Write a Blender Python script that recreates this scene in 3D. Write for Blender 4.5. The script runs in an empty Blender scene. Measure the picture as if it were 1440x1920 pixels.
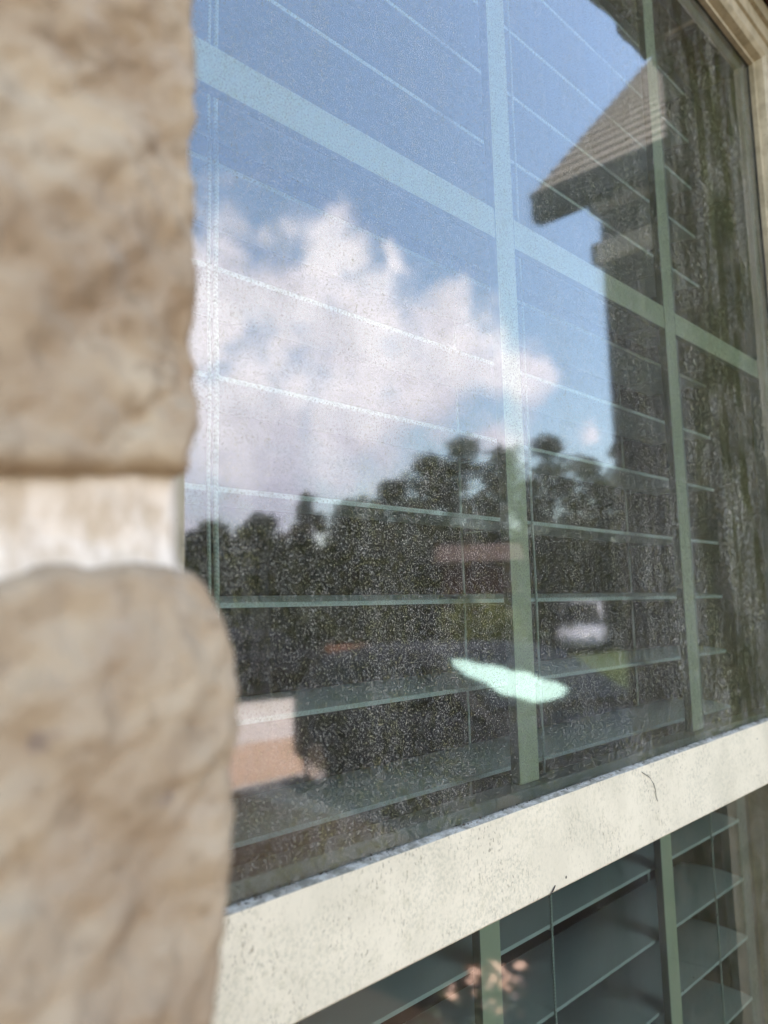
import bpy, bmesh, math, random
from mathutils import Vector, Matrix, noise
R = math.radians
random.seed(7)
sc = bpy.context.scene
col = sc.collection

# ------------------------------------------------------------------ camera, sky, sun, exposure
cam_data = bpy.data.cameras.new('camera')
cam = bpy.data.objects.new('camera', cam_data)
col.objects.link(cam)
right = Vector((0.68696856, -0.72623524, -0.0256239))
up = Vector((-0.06894495, -0.10023828, 0.99257185))
fwd = Vector((0.72340915, 0.68009901, 0.1189308))
cam.matrix_world = Matrix(((right.x, up.x, -fwd.x, 0.0), (right.y, up.y, -fwd.y, -0.31),
                           (right.z, up.z, -fwd.z, 1.6), (0, 0, 0, 1)))
cam_data.sensor_fit = 'VERTICAL'
cam_data.sensor_height = 36.0
cam_data.lens = 1516.3 / 1920 * 36.0
cam_data.clip_start = 0.01
cam_data.clip_end = 2000
cam_data.dof.use_dof = True
cam_data.dof.focus_distance = 0.52
cam_data.dof.aperture_fstop = cam_data.lens / 3.7
sc.camera = cam

SUN = Vector((0.02, 0.28, 0.96)).normalized()
world = bpy.data.worlds.new('World')
sc.world = world
world.use_nodes = True


class NT:
    """small helper to write node trees"""
    def __init__(self, tree):
        self.t = tree
        self.n = tree.nodes
        self.l = tree.links

    def node(self, kind, ins=None, **props):
        nd = self.n.new(kind)
        for k, v in props.items():
            setattr(nd, k, v)
        for k, v in (ins or {}).items():
            self.put(nd.inputs[k], v)
        return nd

    def put(self, sock, v):
        if isinstance(v, bpy.types.NodeSocket):
            self.l.new(v, sock)
        elif isinstance(v, tuple) and len(v) == 3 and sock.type == 'RGBA':
            sock.default_value = (*v, 1)
        else:
            sock.default_value = v

    def math(self, op, a, b=0.0, clamp=False):
        nd = self.node('ShaderNodeMath', {0: a, 1: b}, operation=op)
        nd.use_clamp = clamp
        return nd.outputs[0]

    def noise(self, vec, scale, detail=3.0, rough=0.55, out=0):
        return self.node('ShaderNodeTexNoise', {'Vector': vec, 'Scale': scale, 'Detail': detail, 'Roughness': rough}).outputs[out]

    def step(self, v, lo, hi):
        nd = self.node('ShaderNodeMapRange', {0: v, 1: lo, 2: hi, 3: 0.0, 4: 1.0}, interpolation_type='SMOOTHSTEP')
        return nd.outputs[0]

    def mapping(self, vec, scale=(1, 1, 1), loc=(0, 0, 0)):
        return self.node('ShaderNodeMapping', {'Vector': vec, 'Scale': scale, 'Location': loc}).outputs[0]

    def mix(self, f, a, b):
        nd = self.node('ShaderNodeMix', data_type='RGBA')
        self.put(nd.inputs[0], f)
        self.put(nd.inputs[6], a)
        self.put(nd.inputs[7], b)
        return nd.outputs[2]


W = NT(world.node_tree)
W.n.clear()
sky = W.node('ShaderNodeTexSky', sky_type='NISHITA')
sky.sun_disc = False
sky.sun_elevation = math.asin(SUN.z)
sky.sun_rotation = math.atan2(SUN.x, SUN.y)
sky.air_density = 1.3
sky.dust_density = 1.3
sky.ozone_density = 0.9
SKY_STRENGTH = 0.15
tcw = W.node('ShaderNodeTexCoord').outputs['Generated']
# cumulus banks: centre direction and angular radius
CLOUDS = [(0.500, -0.80, 0.36, 0.13), (0.538, -0.754, 0.370, 0.085), (0.603, -0.695, 0.365, 0.085), (0.616, -0.653, 0.405, 0.045),
          (0.666, -0.672, 0.322, 0.096), (0.737, -0.579, 0.348, 0.038), (0.751, -0.585, 0.306, 0.064),
          (0.800, -0.530, 0.276, 0.040), (0.775, -0.560, 0.285, 0.035), (0.580, -0.780, 0.236, 0.125), (0.679, -0.697, 0.230, 0.095),
          (0.725, -0.631, 0.270, 0.075), (0.615, -0.774, 0.154, 0.10), (0.673, -0.600, 0.415, 0.020),
          (0.799, -0.565, 0.208, 0.040), (0.863, -0.467, 0.192, 0.012), (0.48, -0.86, 0.16, 0.14),
          (0.2, -0.93, 0.3, 0.16), (0.0, -0.95, 0.22, 0.18), (-0.4, -0.8, 0.42, 0.2), (-0.8, -0.5, 0.3, 0.22),
          (-0.7, 0.6, 0.35, 0.25), (0.3, 0.85, 0.3, 0.2), (0.93, 0.1, 0.25, 0.16)]
warp = W.noise(tcw, 9.0, 5.0, 0.6, out=1)
wv = W.node('ShaderNodeVectorMath', {0: warp, 1: (-0.5, -0.5, -0.5)}, operation='ADD').outputs[0]
wv = W.node('ShaderNodeVectorMath', {0: wv}, operation='SCALE')
wv.inputs['Scale'].default_value = 0.12
pos = W.node('ShaderNodeVectorMath', {0: tcw, 1: wv.outputs[0]}, operation='ADD').outputs[0]
acc = None
for x, y, z, r in CLOUDS:
    c = Vector((x, y, z)).normalized()
    dd = W.node('ShaderNodeVectorMath', {0: pos, 1: tuple(c)}, operation='DISTANCE').outputs['Value']
    b = W.math('SUBTRACT', 1.0, W.math('DIVIDE', dd, r))
    acc = b if acc is None else W.math('MAXIMUM', acc, b)
fine = W.noise(tcw, 26.0, 6.0, 0.62)
dens = W.math('ADD', acc, W.math('MULTIPLY', W.math('SUBTRACT', fine, 0.5), 1.8))
mask = W.step(dens, -0.32, 0.66)
hi = W.noise(W.mapping(tcw, (1, 1, 1), (0.35, 0.1, 0.02)), 11.0, 5.0, 0.6)
sepw = W.node('ShaderNodeSeparateXYZ', {0: tcw}).outputs
low = W.step(sepw[2], 0.10, 0.36)
lit = W.math('ADD', W.math('MULTIPLY', low, 0.55), W.math('MULTIPLY', W.step(hi, 0.35, 0.66), 0.6), clamp=True)
ccol = W.mix(lit, (3.6, 3.6, 4.4), (7.2, 6.9, 7.2))
skyc = W.mix(mask, sky.outputs[0], ccol)
bg = W.node('ShaderNodeBackground', {'Color': skyc, 'Strength': SKY_STRENGTH})
W.l.new(bg.outputs[0], W.node('ShaderNodeOutputWorld').inputs[0])

sun_data = bpy.data.lights.new('sun', 'SUN')
sun_data.energy = 4.5
sun_data.angle = R(0.53)
sun_data.color = (1.0, 0.95, 0.87)
sun = bpy.data.objects.new('sun', sun_data)
sun.rotation_euler = SUN.to_track_quat('Z', 'Y').to_euler()
col.objects.link(sun)

sc.view_settings.view_transform = 'Standard'
sc.view_settings.look = 'None'
sc.view_settings.gamma = 1.0
sc.view_settings.use_curve_mapping = False
sc.view_settings.exposure = 2.3
sc.render.engine = 'CYCLES'
cy = sc.cycles
cy.use_denoising = True
cy.max_bounces = 10
cy.transparent_max_bounces = 24
cy.caustics_reflective = False
cy.caustics_refractive = False
cy.sample_clamp_indirect = 8.0


# ------------------------------------------------------------------ helpers
def mat(name, base, rough=0.6, spec=0.4, fn=None, metal=0.0, coat=0.0):
    m = bpy.data.materials.new(name)
    m.use_nodes = True
    t = NT(m.node_tree)
    t.n.clear()
    p = t.node('ShaderNodeBsdfPrincipled', {'Base Color': base, 'Roughness': rough, 'Specular IOR Level': spec,
                                            'Metallic': metal, 'Coat Weight': coat})
    t.p = p
    t.co = t.node('ShaderNodeTexCoord').outputs['Object']
    t.geo = t.node('ShaderNodeNewGeometry').outputs['Position']
    t.l.new(p.outputs[0], t.node('ShaderNodeOutputMaterial').inputs[0])
    if fn:
        fn(t)
    return m


def bump(t, h, strength, dist):
    b = t.node('ShaderNodeBump', {'Height': h, 'Strength': strength, 'Distance': dist})
    t.l.new(b.outputs[0], t.p.inputs['Normal'])


class MB:
    def __init__(self):
        self.v, self.f = [], []

    def box(self, a, b):
        (x0, y0, z0), (x1, y1, z1) = a, b
        i = len(self.v)
        self.v += [(x0, y0, z0), (x1, y0, z0), (x1, y1, z0), (x0, y1, z0), (x0, y0, z1), (x1, y0, z1), (x1, y1, z1), (x0, y1, z1)]
        self.f += [tuple(i + k for k in q) for q in ((0, 3, 2, 1), (4, 5, 6, 7), (0, 1, 5, 4), (1, 2, 6, 5), (2, 3, 7, 6), (3, 0, 4, 7))]
        return self

    def prism(self, prof, a, b, axis='x'):
        """profile of (u, w) swept from a to b along an axis; caps closed"""
        i, n = len(self.v), len(prof)
        for s in (a, b):
            for u, w in prof:
                self.v.append({'x': (s, u, w), 'y': (u, s, w), 'z': (u, w, s)}[axis])
        self.f += [(i + k, i + (k + 1) % n, i + n + (k + 1) % n, i + n + k) for k in range(n)]
        self.f += [tuple(i + k for k in range(n))[::-1], tuple(i + n + k for k in range(n))]
        return self

    def tube(self, pts, r, n=6):
        i = len(self.v)
        pts = [Vector(p) for p in pts]
        for k, p in enumerate(pts):
            d = (pts[min(k + 1, len(pts) - 1)] - pts[max(k - 1, 0)]).normalized()
            a = d.orthogonal().normalized() if abs(d.z) < 0.99 else Vector((1, 0, 0))
            c = d.cross(a)
            rr = r[k] if isinstance(r, (list, tuple)) else r
            for j in range(n):
                t = 2 * math.pi * j / n
                self.v.append(tuple(p + (a * math.cos(t) + c * math.sin(t)) * rr))
        for k in range(len(pts) - 1):
            for j in range(n):
                self.f.append((i + k * n + j, i + k * n + (j + 1) % n, i + (k + 1) * n + (j + 1) % n, i + (k + 1) * n + j))
        self.f += [tuple(i + j for j in range(n))[::-1], tuple(i + (len(pts) - 1) * n + j for j in range(n))]
        return self

    def quad(self, *q):
        i = len(self.v)
        self.v += [tuple(p) for p in q]
        self.f.append(tuple(range(i, i + len(q))))
        return self

    def mesh(self, name, m, smooth=False, bevel=0.0, seg=2):
        me = bpy.data.meshes.new(name)
        me.from_pydata(self.v, [], self.f)
        bm = bmesh.new()
        bm.from_mesh(me)
        bmesh.ops.recalc_face_normals(bm, faces=bm.faces)
        if bevel:
            bmesh.ops.bevel(bm, geom=list(bm.edges), offset=bevel, segments=seg, affect='EDGES', profile=0.5, clamp_overlap=True)
        bm.to_mesh(me)
        bm.free()
        for k in (m if isinstance(m, (list, tuple)) else [m]):
            me.materials.append(k)
        if smooth:
            me.shade_smooth()
        return me

    def build(self, name, m, parent=None, **kw):
        return link(name, self.mesh(name, m, **kw), parent)


def link(name, me, parent=None):
    o = bpy.data.objects.new(name, me)
    col.objects.link(o)
    if parent is not None:
        o.parent = parent
    return o


def tag(o, label=None, cat=None, group=None, kind=None):
    for k, v in (('label', label), ('category', cat), ('group', group), ('kind', kind)):
        if v:
            o[k] = v
    return o


def empty(name, label, cat, loc=(0, 0, 0), group=None, rz=0.0):
    o = bpy.data.objects.new(name, None)
    o.empty_display_size = 0.1
    o.location = loc
    o.rotation_euler = (0, 0, rz)
    col.objects.link(o)
    return tag(o, label, cat, group)


def fbm(x, y, z, o=4):
    return noise.fractal(Vector((x, y, z)), 1.0, 2.0, o)


# ------------------------------------------------------------------ materials
def f_vinyl(t, dirt=1.0):
    co = t.geo
    big = t.noise(co, 22.0, 4.0, 0.6)
    mid = t.noise(t.mapping(co, (1, 1, 0.8)), 170.0, 6.0, 0.75)
    base = t.mix(t.step(big, 0.35, 0.7), (0.68, 0.61, 0.455), (0.60, 0.54, 0.40))
    base = t.mix(t.math('MULTIPLY', t.math('MULTIPLY', t.step(mid, 0.5, 0.72), t.step(t.noise(co, 14.0, 3.0), 0.36, 0.62)), 0.55 * dirt), base, (0.36, 0.33, 0.20))
    sp = t.math('MULTIPLY', t.step(t.noise(t.mapping(co, (1, 1, 0.6)), 620.0, 3.0, 0.6), 0.56, 0.66), t.step(t.noise(co, 26.0, 4.0, 0.65), 0.36, 0.66))
    gr = t.math('MULTIPLY', t.step(t.noise(co, 420.0, 5.0, 0.8), 0.46, 0.62), t.step(t.noise(t.mapping(co, (1, 1, 1.5), (5, 1, 2)), 17.0, 4.0, 0.6), 0.38, 0.62))
    base = t.mix(t.math('MULTIPLY', gr, 0.40 * dirt), base, (0.30, 0.30, 0.22))
    base = t.mix(t.math('MULTIPLY', sp, 0.75 * dirt), base, (0.20, 0.17, 0.12))
    vo = t.node('ShaderNodeTexVoronoi', {'Vector': co, 'Scale': 42.0}).outputs
    keep = t.step(t.node('ShaderNodeSeparateColor', {0: vo['Color']}).outputs[0], 0.86, 0.88)
    dot = t.math('MULTIPLY', t.math('SUBTRACT', 1.0, t.step(vo['Distance'], 0.03, 0.05)), keep)
    base = t.mix(dot, base, (0.03, 0.025, 0.02))
    t.put(t.p.inputs['Base Color'], base)
    bump(t, t.math('ADD', t.noise(co, 300.0, 3.0), t.math('MULTIPLY', sp, 0.5)), 0.25, 0.0006)


M = {}
M['vinyl'] = mat('cream_vinyl', (0.7, 0.66, 0.56), 0.42, 0.4, f_vinyl)


def f_trim(t):
    n = t.noise(t.geo, 60.0, 4.0, 0.6)
    c = t.mix(t.step(n, 0.35, 0.72), (0.42, 0.36, 0.24), (0.29, 0.25, 0.16))
    c = t.mix(t.step(t.noise(t.geo, 400.0, 2.0), 0.68, 0.74), c, (0.1, 0.08, 0.05))
    t.put(t.p.inputs['Base Color'], c)
    bump(t, n, 0.2, 0.001)


M['trim'] = mat('cream_trim', (0.6, 0.55, 0.43), 0.5, 0.35, f_trim)
M['muntin'] = mat('muntin_white', (0.90, 0.85, 0.64), 0.35, 0.4)
M['muntin_shaded'] = mat('muntin_shaded', (0.30, 0.29, 0.25), 0.5, 0.3)  # darker copy of the bar colour, shading painted in
M['spacer'] = mat('spacer_alloy', (0.34, 0.35, 0.34), 0.45, 0.5, metal=0.35)
M['gasket'] = mat('black_gasket', (0.03, 0.03, 0.028), 0.7, 0.3)


def f_slat(t):
    n = t.noise(t.mapping(t.co, (0.05, 1, 1)), 160.0, 3.0)
    t.put(t.p.inputs['Base Color'], t.mix(n, (0.92, 0.93, 0.92), (0.86, 0.87, 0.87)))


M['slat'] = mat('blind_slat_white', (0.75, 0.76, 0.76), 0.38, 0.45, f_slat)


def f_cord(t):
    w = t.node('ShaderNodeTexWave', {'Vector': t.mapping(t.geo, (1, 1, 1.0)), 'Scale': 260.0}, wave_type='BANDS', bands_direction='DIAGONAL').outputs['Fac']
    t.put(t.p.inputs['Base Color'], t.mix(w, (0.62, 0.62, 0.58), (0.85, 0.85, 0.8)))


M['cord'] = mat('blind_cord', (0.8, 0.8, 0.75), 0.8, 0.2, f_cord)
M['plaster'] = mat('interior_plaster', (0.26, 0.26, 0.25), 0.85, 0.2, lambda t: bump(t, t.noise(t.co, 60.0), 0.1, 0.002))
M['room'] = mat('room_paint', (0.14, 0.13, 0.12), 0.9, 0.1, lambda t: bump(t, t.noise(t.co, 60.0), 0.1, 0.002))


def f_stone(t):
    co = t.geo
    rnd = t.node('ShaderNodeObjectInfo').outputs['Random']
    a = t.noise(co, 26.0, 5.0, 0.6)
    c = t.mix(t.step(a, 0.36, 0.66), (0.268, 0.193, 0.120), (0.382, 0.298, 0.195))
    b = t.noise(t.mapping(co, (1.6, 1, 0.8), (3.1, 0, 1.2)), 60.0, 5.0, 0.65)
    c = t.mix(t.math('MULTIPLY', t.step(b, 0.52, 0.72), 0.4), c, (0.385, 0.315, 0.235))
    c = t.mix(t.math('MULTIPLY', t.step(t.noise(co, 150.0, 5.0, 0.65), 0.54, 0.66), 0.45), c, (0.15, 0.10, 0.055))
    dk = t.step(t.noise(t.mapping(co, (1, 1, 1), (7.7, 2.0, 0.4)), 75.0, 2.0), 0.70, 0.74)
    c = t.mix(t.math('MULTIPLY', dk, 0.6), c, (0.12, 0.09, 0.09))
    c = t.mix(t.math('MULTIPLY', rnd, 0.35), c, (0.27, 0.21, 0.145))
    t.put(t.p.inputs['Base Color'], c)
    h = t.math('ADD', t.noise(co, 120.0, 6.0, 0.65), t.math('MULTIPLY', t.noise(co, 35.0, 3.0), 1.5))
    bump(t, h, 0.6, 0.0028)


M['stone'] = mat('tan_stone', (0.4, 0.3, 0.2), 0.9, 0.2, f_stone)


def f_dark_stone(t):
    a = t.noise(t.geo, 26.0, 5.0, 0.6)
    c = t.mix(t.step(a, 0.36, 0.66), (0.085, 0.075, 0.045), (0.17, 0.145, 0.095))
    c = t.mix(t.step(t.noise(t.geo, 70.0, 4.0), 0.5, 0.65), c, (0.055, 0.060, 0.035))
    t.put(t.p.inputs['Base Color'], c)
    bump(t, t.noise(t.geo, 90.0, 6.0, 0.65), 0.6, 0.004)


M['dark_stone'] = mat('dark_olive_stone', (0.15, 0.13, 0.09), 0.9, 0.1, f_dark_stone)  # darker olive version of the stone, for right pier and head


def f_mortar(t):
    co = t.geo
    a = t.noise(t.mapping(co, (1, 1, 0.5)), 130.0, 6.0, 0.7)
    c = t.mix(t.step(a, 0.36, 0.60), (0.46, 0.37, 0.265), (0.66, 0.575, 0.47))
    c = t.mix(t.math('MULTIPLY', t.step(t.noise(co, 45.0, 3.0), 0.60, 0.7), 0.6), c, (0.45, 0.37, 0.36))
    t.put(t.p.inputs['Base Color'], c)
    bump(t, t.noise(co, 260.0, 5.0, 0.7), 0.5, 0.0015)


M['mortar'] = mat('pale_mortar', (0.7, 0.6, 0.5), 0.95, 0.1, f_mortar)


def f_brick(t):
    n = t.noise(t.geo, 90.0, 5.0, 0.65)
    t.put(t.p.inputs['Base Color'], t.mix(n, (0.10, 0.035, 0.022), (0.045, 0.018, 0.014)))
    bump(t, n, 0.7, 0.004)


M['brick'] = mat('dark_red_brick', (0.1, 0.04, 0.03), 0.9, 0.1, f_brick)


def glass_material(name, dusty):
    """double glazing: two reflecting panes read as one surface, a green tint, and a crust of mineral dust and algae"""
    m = bpy.data.materials.new(name)
    m.use_nodes = True
    t = NT(m.node_tree)
    t.n.clear()
    co = t.node('ShaderNodeNewGeometry').outputs['Position']
    sx, sy, sz = t.node('ShaderNodeSeparateXYZ', {0: co}).outputs
    fr = t.node('ShaderNodeFresnel', {'IOR': 2.45}).outputs[0]
    clear = t.node('ShaderNodeBsdfTransparent', {'Color': (0.82, 0.985, 0.95)})
    gloss = t.node('ShaderNodeBsdfGlossy', {'Color': (0.96, 0.96, 0.97), 'Roughness': 0.038})
    g = t.node('ShaderNodeMixShader', {0: fr, 1: clear.outputs[0], 2: gloss.outputs[0]}).outputs[0]
    right_side = t.step(sx, 0.45, 0.95)
    streak = t.step(t.noise(t.mapping(co, (1, 1, 0.10)), 55.0, 4.0, 0.6), 0.42, 0.68)
    patch = t.step(t.noise(t.mapping(co, (1, 1, 0.6)), 14.0, 5.0, 0.65), 0.38, 0.66)
    # fine mineral specks, grouped in patches
    s1 = t.step(t.noise(co, 1000.0, 2.5, 0.6), 0.575, 0.64)
    s2 = t.step(t.noise(t.mapping(co, (1, 1, 0.8), (2, 0, 5)), 2300.0, 1.0, 0.5), 0.57, 0.66)
    dens = t.math('ADD', 0.58, t.math('MULTIPLY', t.math('ADD', patch, streak), 0.22))
    spk = t.math('MULTIPLY', t.math('MAXIMUM', s1, t.math('MULTIPLY', s2, 0.7)), dens)
    alg = t.step(t.noise(t.mapping(co, (1, 1, 0.45), (1.3, 0, 0.2)), 330.0, 5.0, 0.75), 0.50, 0.66)
    algp = t.math('MULTIPLY', alg, t.math('MULTIPLY', t.math('ADD', 0.06, t.math('MULTIPLY', right_side, 0.62)), t.math('ADD', 0.25, patch)))
    veil = t.math('ADD', 0.018, t.math('MULTIPLY', t.math('MULTIPLY', streak, patch), 0.045))
    veil = t.math('ADD', veil, t.math('MULTIPLY', right_side, t.math('MULTIPLY', streak, 0.05)))
    low = t.math('SUBTRACT', 1.0, t.step(sz, 1.484, 1.53))
    veil = t.math('ADD', veil, t.math('MULTIPLY', low, t.math('MULTIPLY', patch, 0.10)))
    # a few dark fly specks
    vo = t.node('ShaderNodeTexVoronoi', {'Vector': co, 'Scale': 34.0}).outputs
    keep = t.step(t.node('ShaderNodeSeparateColor', {0: vo['Color']}).outputs[1], 0.80, 0.82)
    fly = t.math('MULTIPLY', t.math('SUBTRACT', 1.0, t.step(vo['Distance'], 0.02, 0.036)), keep)
    if dusty < 1:
        spk = t.math('MULTIPLY', spk, t.math('ADD', 0.06, t.math('MULTIPLY', t.step(sx, 0.62, 0.95), 0.30)))
        algp = t.math('MULTIPLY', algp, t.math('MULTIPLY', t.step(sx, 0.6, 0.95), 0.35))
        veil = t.math('MULTIPLY', veil, 0.35)
    total = t.math('ADD', t.math('ADD', t.math('MULTIPLY', spk, 0.85), veil), algp, clamp=True)
    dcol = t.mix(t.step(t.noise(co, 180.0, 3.0, 0.6), 0.45, 0.62), (0.33, 0.32, 0.27), (0.23, 0.22, 0.12))
    dcol = t.mix(t.math('MULTIPLY', right_side, t.step(t.noise(t.mapping(co, (1, 1, 0.3)), 45.0, 3.0), 0.46, 0.6)), dcol, (0.12, 0.125, 0.05))
    dust = t.node('ShaderNodeAddShader', {0: t.node('ShaderNodeBsdfDiffuse', {'Color': dcol}).outputs[0], 1: t.node('ShaderNodeBsdfTranslucent', {'Color': (0.13, 0.14, 0.12)}).outputs[0]}).outputs[0]
    r = t.node('ShaderNodeMixShader', {0: t.math('MINIMUM', total, 0.9), 1: g, 2: dust}).outputs[0]
    flyd = t.node('ShaderNodeBsdfDiffuse', {'Color': (0.02, 0.015, 0.01)})
    r = t.node('ShaderNodeMixShader', {0: fly, 1: r, 2: flyd.outputs[0]}).outputs[0]
    t.l.new(r, t.node('ShaderNodeOutputMaterial').inputs[0])
    return m


M['glass_up'] = glass_material('weathered_glass', 1)
M['glass_low'] = glass_material('cleaner_glass', 0.3)
mc = bpy.data.materials.new('glass_inner_face')
mc.use_nodes = True
tt = NT(mc.node_tree)
tt.n.clear()
tt.l.new(tt.node('ShaderNodeBsdfTransparent', {'Color': (1.0, 1.0, 1.0)}).outputs[0], tt.node('ShaderNodeOutputMaterial').inputs[0])
M['glass_in'] = mc


def f_debris(t):
    t.put(t.p.inputs['Base Color'], t.mix(t.step(t.noise(t.geo, 500.0, 2.0), 0.45, 0.55), (0.05, 0.04, 0.03), (0.16, 0.13, 0.09)))


M['debris'] = mat('rail_debris', (0.1, 0.08, 0.05), 0.95, 0.1, f_debris)


def f_chalk(t):
    n = t.noise(t.mapping(t.geo, (0.6, 1, 1)), 330.0, 5.0, 0.7)
    c = t.mix(t.step(n, 0.40, 0.60), (0.30, 0.28, 0.23), (0.46, 0.44, 0.37))
    c = t.mix(t.math('MULTIPLY', t.step(t.noise(t.geo, 90.0, 6.0, 0.75), 0.47, 0.60), 0.8), c, (0.17, 0.16, 0.12))
    t.put(t.p.inputs['Base Color'], c)
    bump(t, n, 0.6, 0.001)


M['chalk'] = mat('chalky_ledge', (0.4, 0.4, 0.36), 0.9, 0.05, f_chalk)
M['hair'] = mat('dark_hair', (0.03, 0.02, 0.015), 0.5, 0.4)


def f_shingle(t):
    x = t.mix(t.noise(t.geo, 14.0, 4.0, 0.7), (0.15, 0.13, 0.11), (0.24, 0.205, 0.17))
    t.put(t.p.inputs['Base Color'], x)


M['shingle'] = mat('taupe_shingle', (0.25, 0.22, 0.19), 0.95, 0.1, f_shingle)
M['soffit'] = mat('soffit_dark', (0.07, 0.065, 0.06), 0.8, 0.2)


def f_housewall(t):
    bt = t.node('ShaderNodeTexBrick', {'Vector': t.mapping(t.geo, (1, 1, 1)), 'Color1': (0.085, 0.06, 0.05), 'Color2': (0.06, 0.045, 0.038),
                                       'Mortar': (0.13, 0.12, 0.11), 'Scale': 4.0})
    t.put(t.p.inputs['Base Color'], t.mix(t.noise(t.geo, 6.0, 4.0), bt.outputs[0], (0.075, 0.06, 0.05)))


M['house_wall'] = mat('dark_house_wall', (0.08, 0.06, 0.05), 0.9, 0.1, f_housewall)
M['frieze'] = mat('frieze_board', (0.82, 0.78, 0.70), 0.7, 0.2, lambda t: bump(t, t.noise(t.co, 30.0), 0.1, 0.002))


def f_mulch(t):
    n = t.noise(t.geo, 22.0, 6.0, 0.75)
    t.put(t.p.inputs['Base Color'], t.mix(n, (0.018, 0.012, 0.008), (0.06, 0.038, 0.024)))
    bump(t, n, 0.8, 0.03)


def f_lawn(t):
    n = t.noise(t.geo, 3.0, 6.0, 0.7)
    t.put(t.p.inputs['Base Color'], t.mix(n, (0.03, 0.045, 0.014), (0.055, 0.065, 0.022)))
    bump(t, t.noise(t.geo, 40.0, 4.0), 0.8, 0.03)


def f_concrete(t):
    n = t.noise(t.geo, 1.2, 6.0, 0.65)
    t.put(t.p.inputs['Base Color'], t.mix(n, (0.36, 0.29, 0.25), (0.50, 0.43, 0.39)))
    bump(t, t.noise(t.geo, 60.0, 4.0), 0.3, 0.01)


def f_paver(t):
    n = t.noise(t.geo, 3.0, 6.0, 0.65)
    t.put(t.p.inputs['Base Color'], t.mix(n, (0.28, 0.17, 0.11), (0.42, 0.29, 0.21)))


def f_asphalt(t):
    n = t.noise(t.geo, 4.0, 6.0, 0.65)
    t.put(t.p.inputs['Base Color'], t.mix(n, (0.04, 0.04, 0.042), (0.07, 0.068, 0.066)))


M['mulch'] = mat('brown_mulch', (0.04, 0.03, 0.02), 0.95, 0.1, f_mulch)
M['lawn'] = mat('lawn_grass', (0.04, 0.05, 0.02), 0.95, 0.1, f_lawn)
M['concrete'] = mat('pinkish_concrete', (0.45, 0.4, 0.35), 0.9, 0.2, f_concrete)
M['paver'] = mat('orange_paver', (0.4, 0.25, 0.17), 0.9, 0.2, f_paver)
M['asphalt'] = mat('street_asphalt', (0.05, 0.05, 0.05), 0.9, 0.2, f_asphalt)


def leaf_mat(name, a, b):
    def f(t):
        r = t.node('ShaderNodeObjectInfo').outputs['Random']
        n = t.noise(t.geo, 1.3, 3.0)
        n2 = t.noise(t.geo, 9.0, 2.0)
        t.put(t.p.inputs['Base Color'], t.mix(t.math('ADD', t.math('MULTIPLY', n, 0.6), t.math('MULTIPLY', n2, 0.4)), a, b))
    return mat(name, a, 0.6, 0.25, f)


M['leaf'] = leaf_mat('dark_leaf', (0.013, 0.014, 0.006), (0.040, 0.042, 0.016))
M['leaf_yellow'] = leaf_mat('yellow_leaf', (0.045, 0.052, 0.008), (0.11, 0.11, 0.02))
M['leaf_pink'] = leaf_mat('pink_leaf', (0.45, 0.25, 0.17), (0.66, 0.44, 0.33))
M['bark'] = mat('tree_bark', (0.07, 0.05, 0.035), 0.9, 0.1, lambda t: bump(t, t.noise(t.co, 20.0), 0.6, 0.02))
M['car_paint'] = mat('dark_car_paint', (0.010, 0.009, 0.010), 0.55, 0.12, coat=0.0)
M['white_paint'] = mat('white_van_paint', (0.30, 0.30, 0.33), 0.3, 0.5, coat=0.5)
M['car_glass'] = mat('car_window_glass', (0.010, 0.010, 0.010), 0.30, 0.10)
M['glint_patch'] = mat('mint_glint', (0.50, 0.72, 0.61), 0.35, 0.5)  # pale mint that paints the highlight on the windscreen
M['tyre'] = mat('tyre_rubber', (0.02, 0.02, 0.02), 0.8, 0.2)
M['chrome'] = mat('bright_metal', (0.8, 0.8, 0.8), 0.12, 0.5, metal=1.0)
M['tail'] = mat('red_tail_light', (0.55, 0.03, 0.02), 0.25, 0.5)
M['lit_orange'] = mat('lit_patch_orange', (0.30, 0.15, 0.10), 0.85, 0.2)  # orange of the added bowls that stand for sunlit patches

# ------------------------------------------------------------------ setting: ground and streets
GZ = -0.2
gm = MB()
gm.quad((-400, -600, GZ), (500, -600, GZ), (500, 300, GZ), (-400, 300, GZ))
tag(gm.build('ground', M['lawn']), kind='structure')
gm = MB()
gm.quad((-6, -9.5, GZ + .004), (5.05, -9.5, GZ + .004), (5.05, -0.17, GZ + .004), (-6, -0.17, GZ + .004))
tag(gm.build('mulch_bed', M['mulch']), kind='structure')
gm = MB()
gm.quad((5.05, -15.6, GZ + .012), (12.6, -15.6, GZ + .012), (12.6, -6.7, GZ + .012), (5.05, -6.7, GZ + .012))
tag(gm.build('driveway', M['concrete']), kind='structure')
gm = MB()
gm.quad((5.05, -6.7, GZ + .008), (12.6, -6.7, GZ + .008), (12.6, -1.55, GZ + .008), (5.05, -1.55, GZ + .008))
tag(gm.build('dark_ground_strip', M['asphalt']), kind='structure')  # sheet of darker ground between driveway and house
gm = MB()
gm.quad((5.1, -8.9, GZ + .016), (9.6, -8.9, GZ + .016), (9.6, -6.8, GZ + .016), (5.1, -6.8, GZ + .016))
tag(gm.build('paver_strip', M['paver']), kind='structure')
gm = MB()
gm.box((-60, -23.0, GZ - .05), (90, -15.9, GZ + .02))
tag(gm.build('street', M['asphalt']), kind='structure')

gm = MB()
gm.box((-4.0, -3.6, GZ - .05), (0.2, -1.3, GZ + .03))  # unseen pale slab added to bounce sunlight up to wall and blind
tag(gm.build('bounce_slab', M['concrete'], bevel=0.01), kind='structure')

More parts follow.
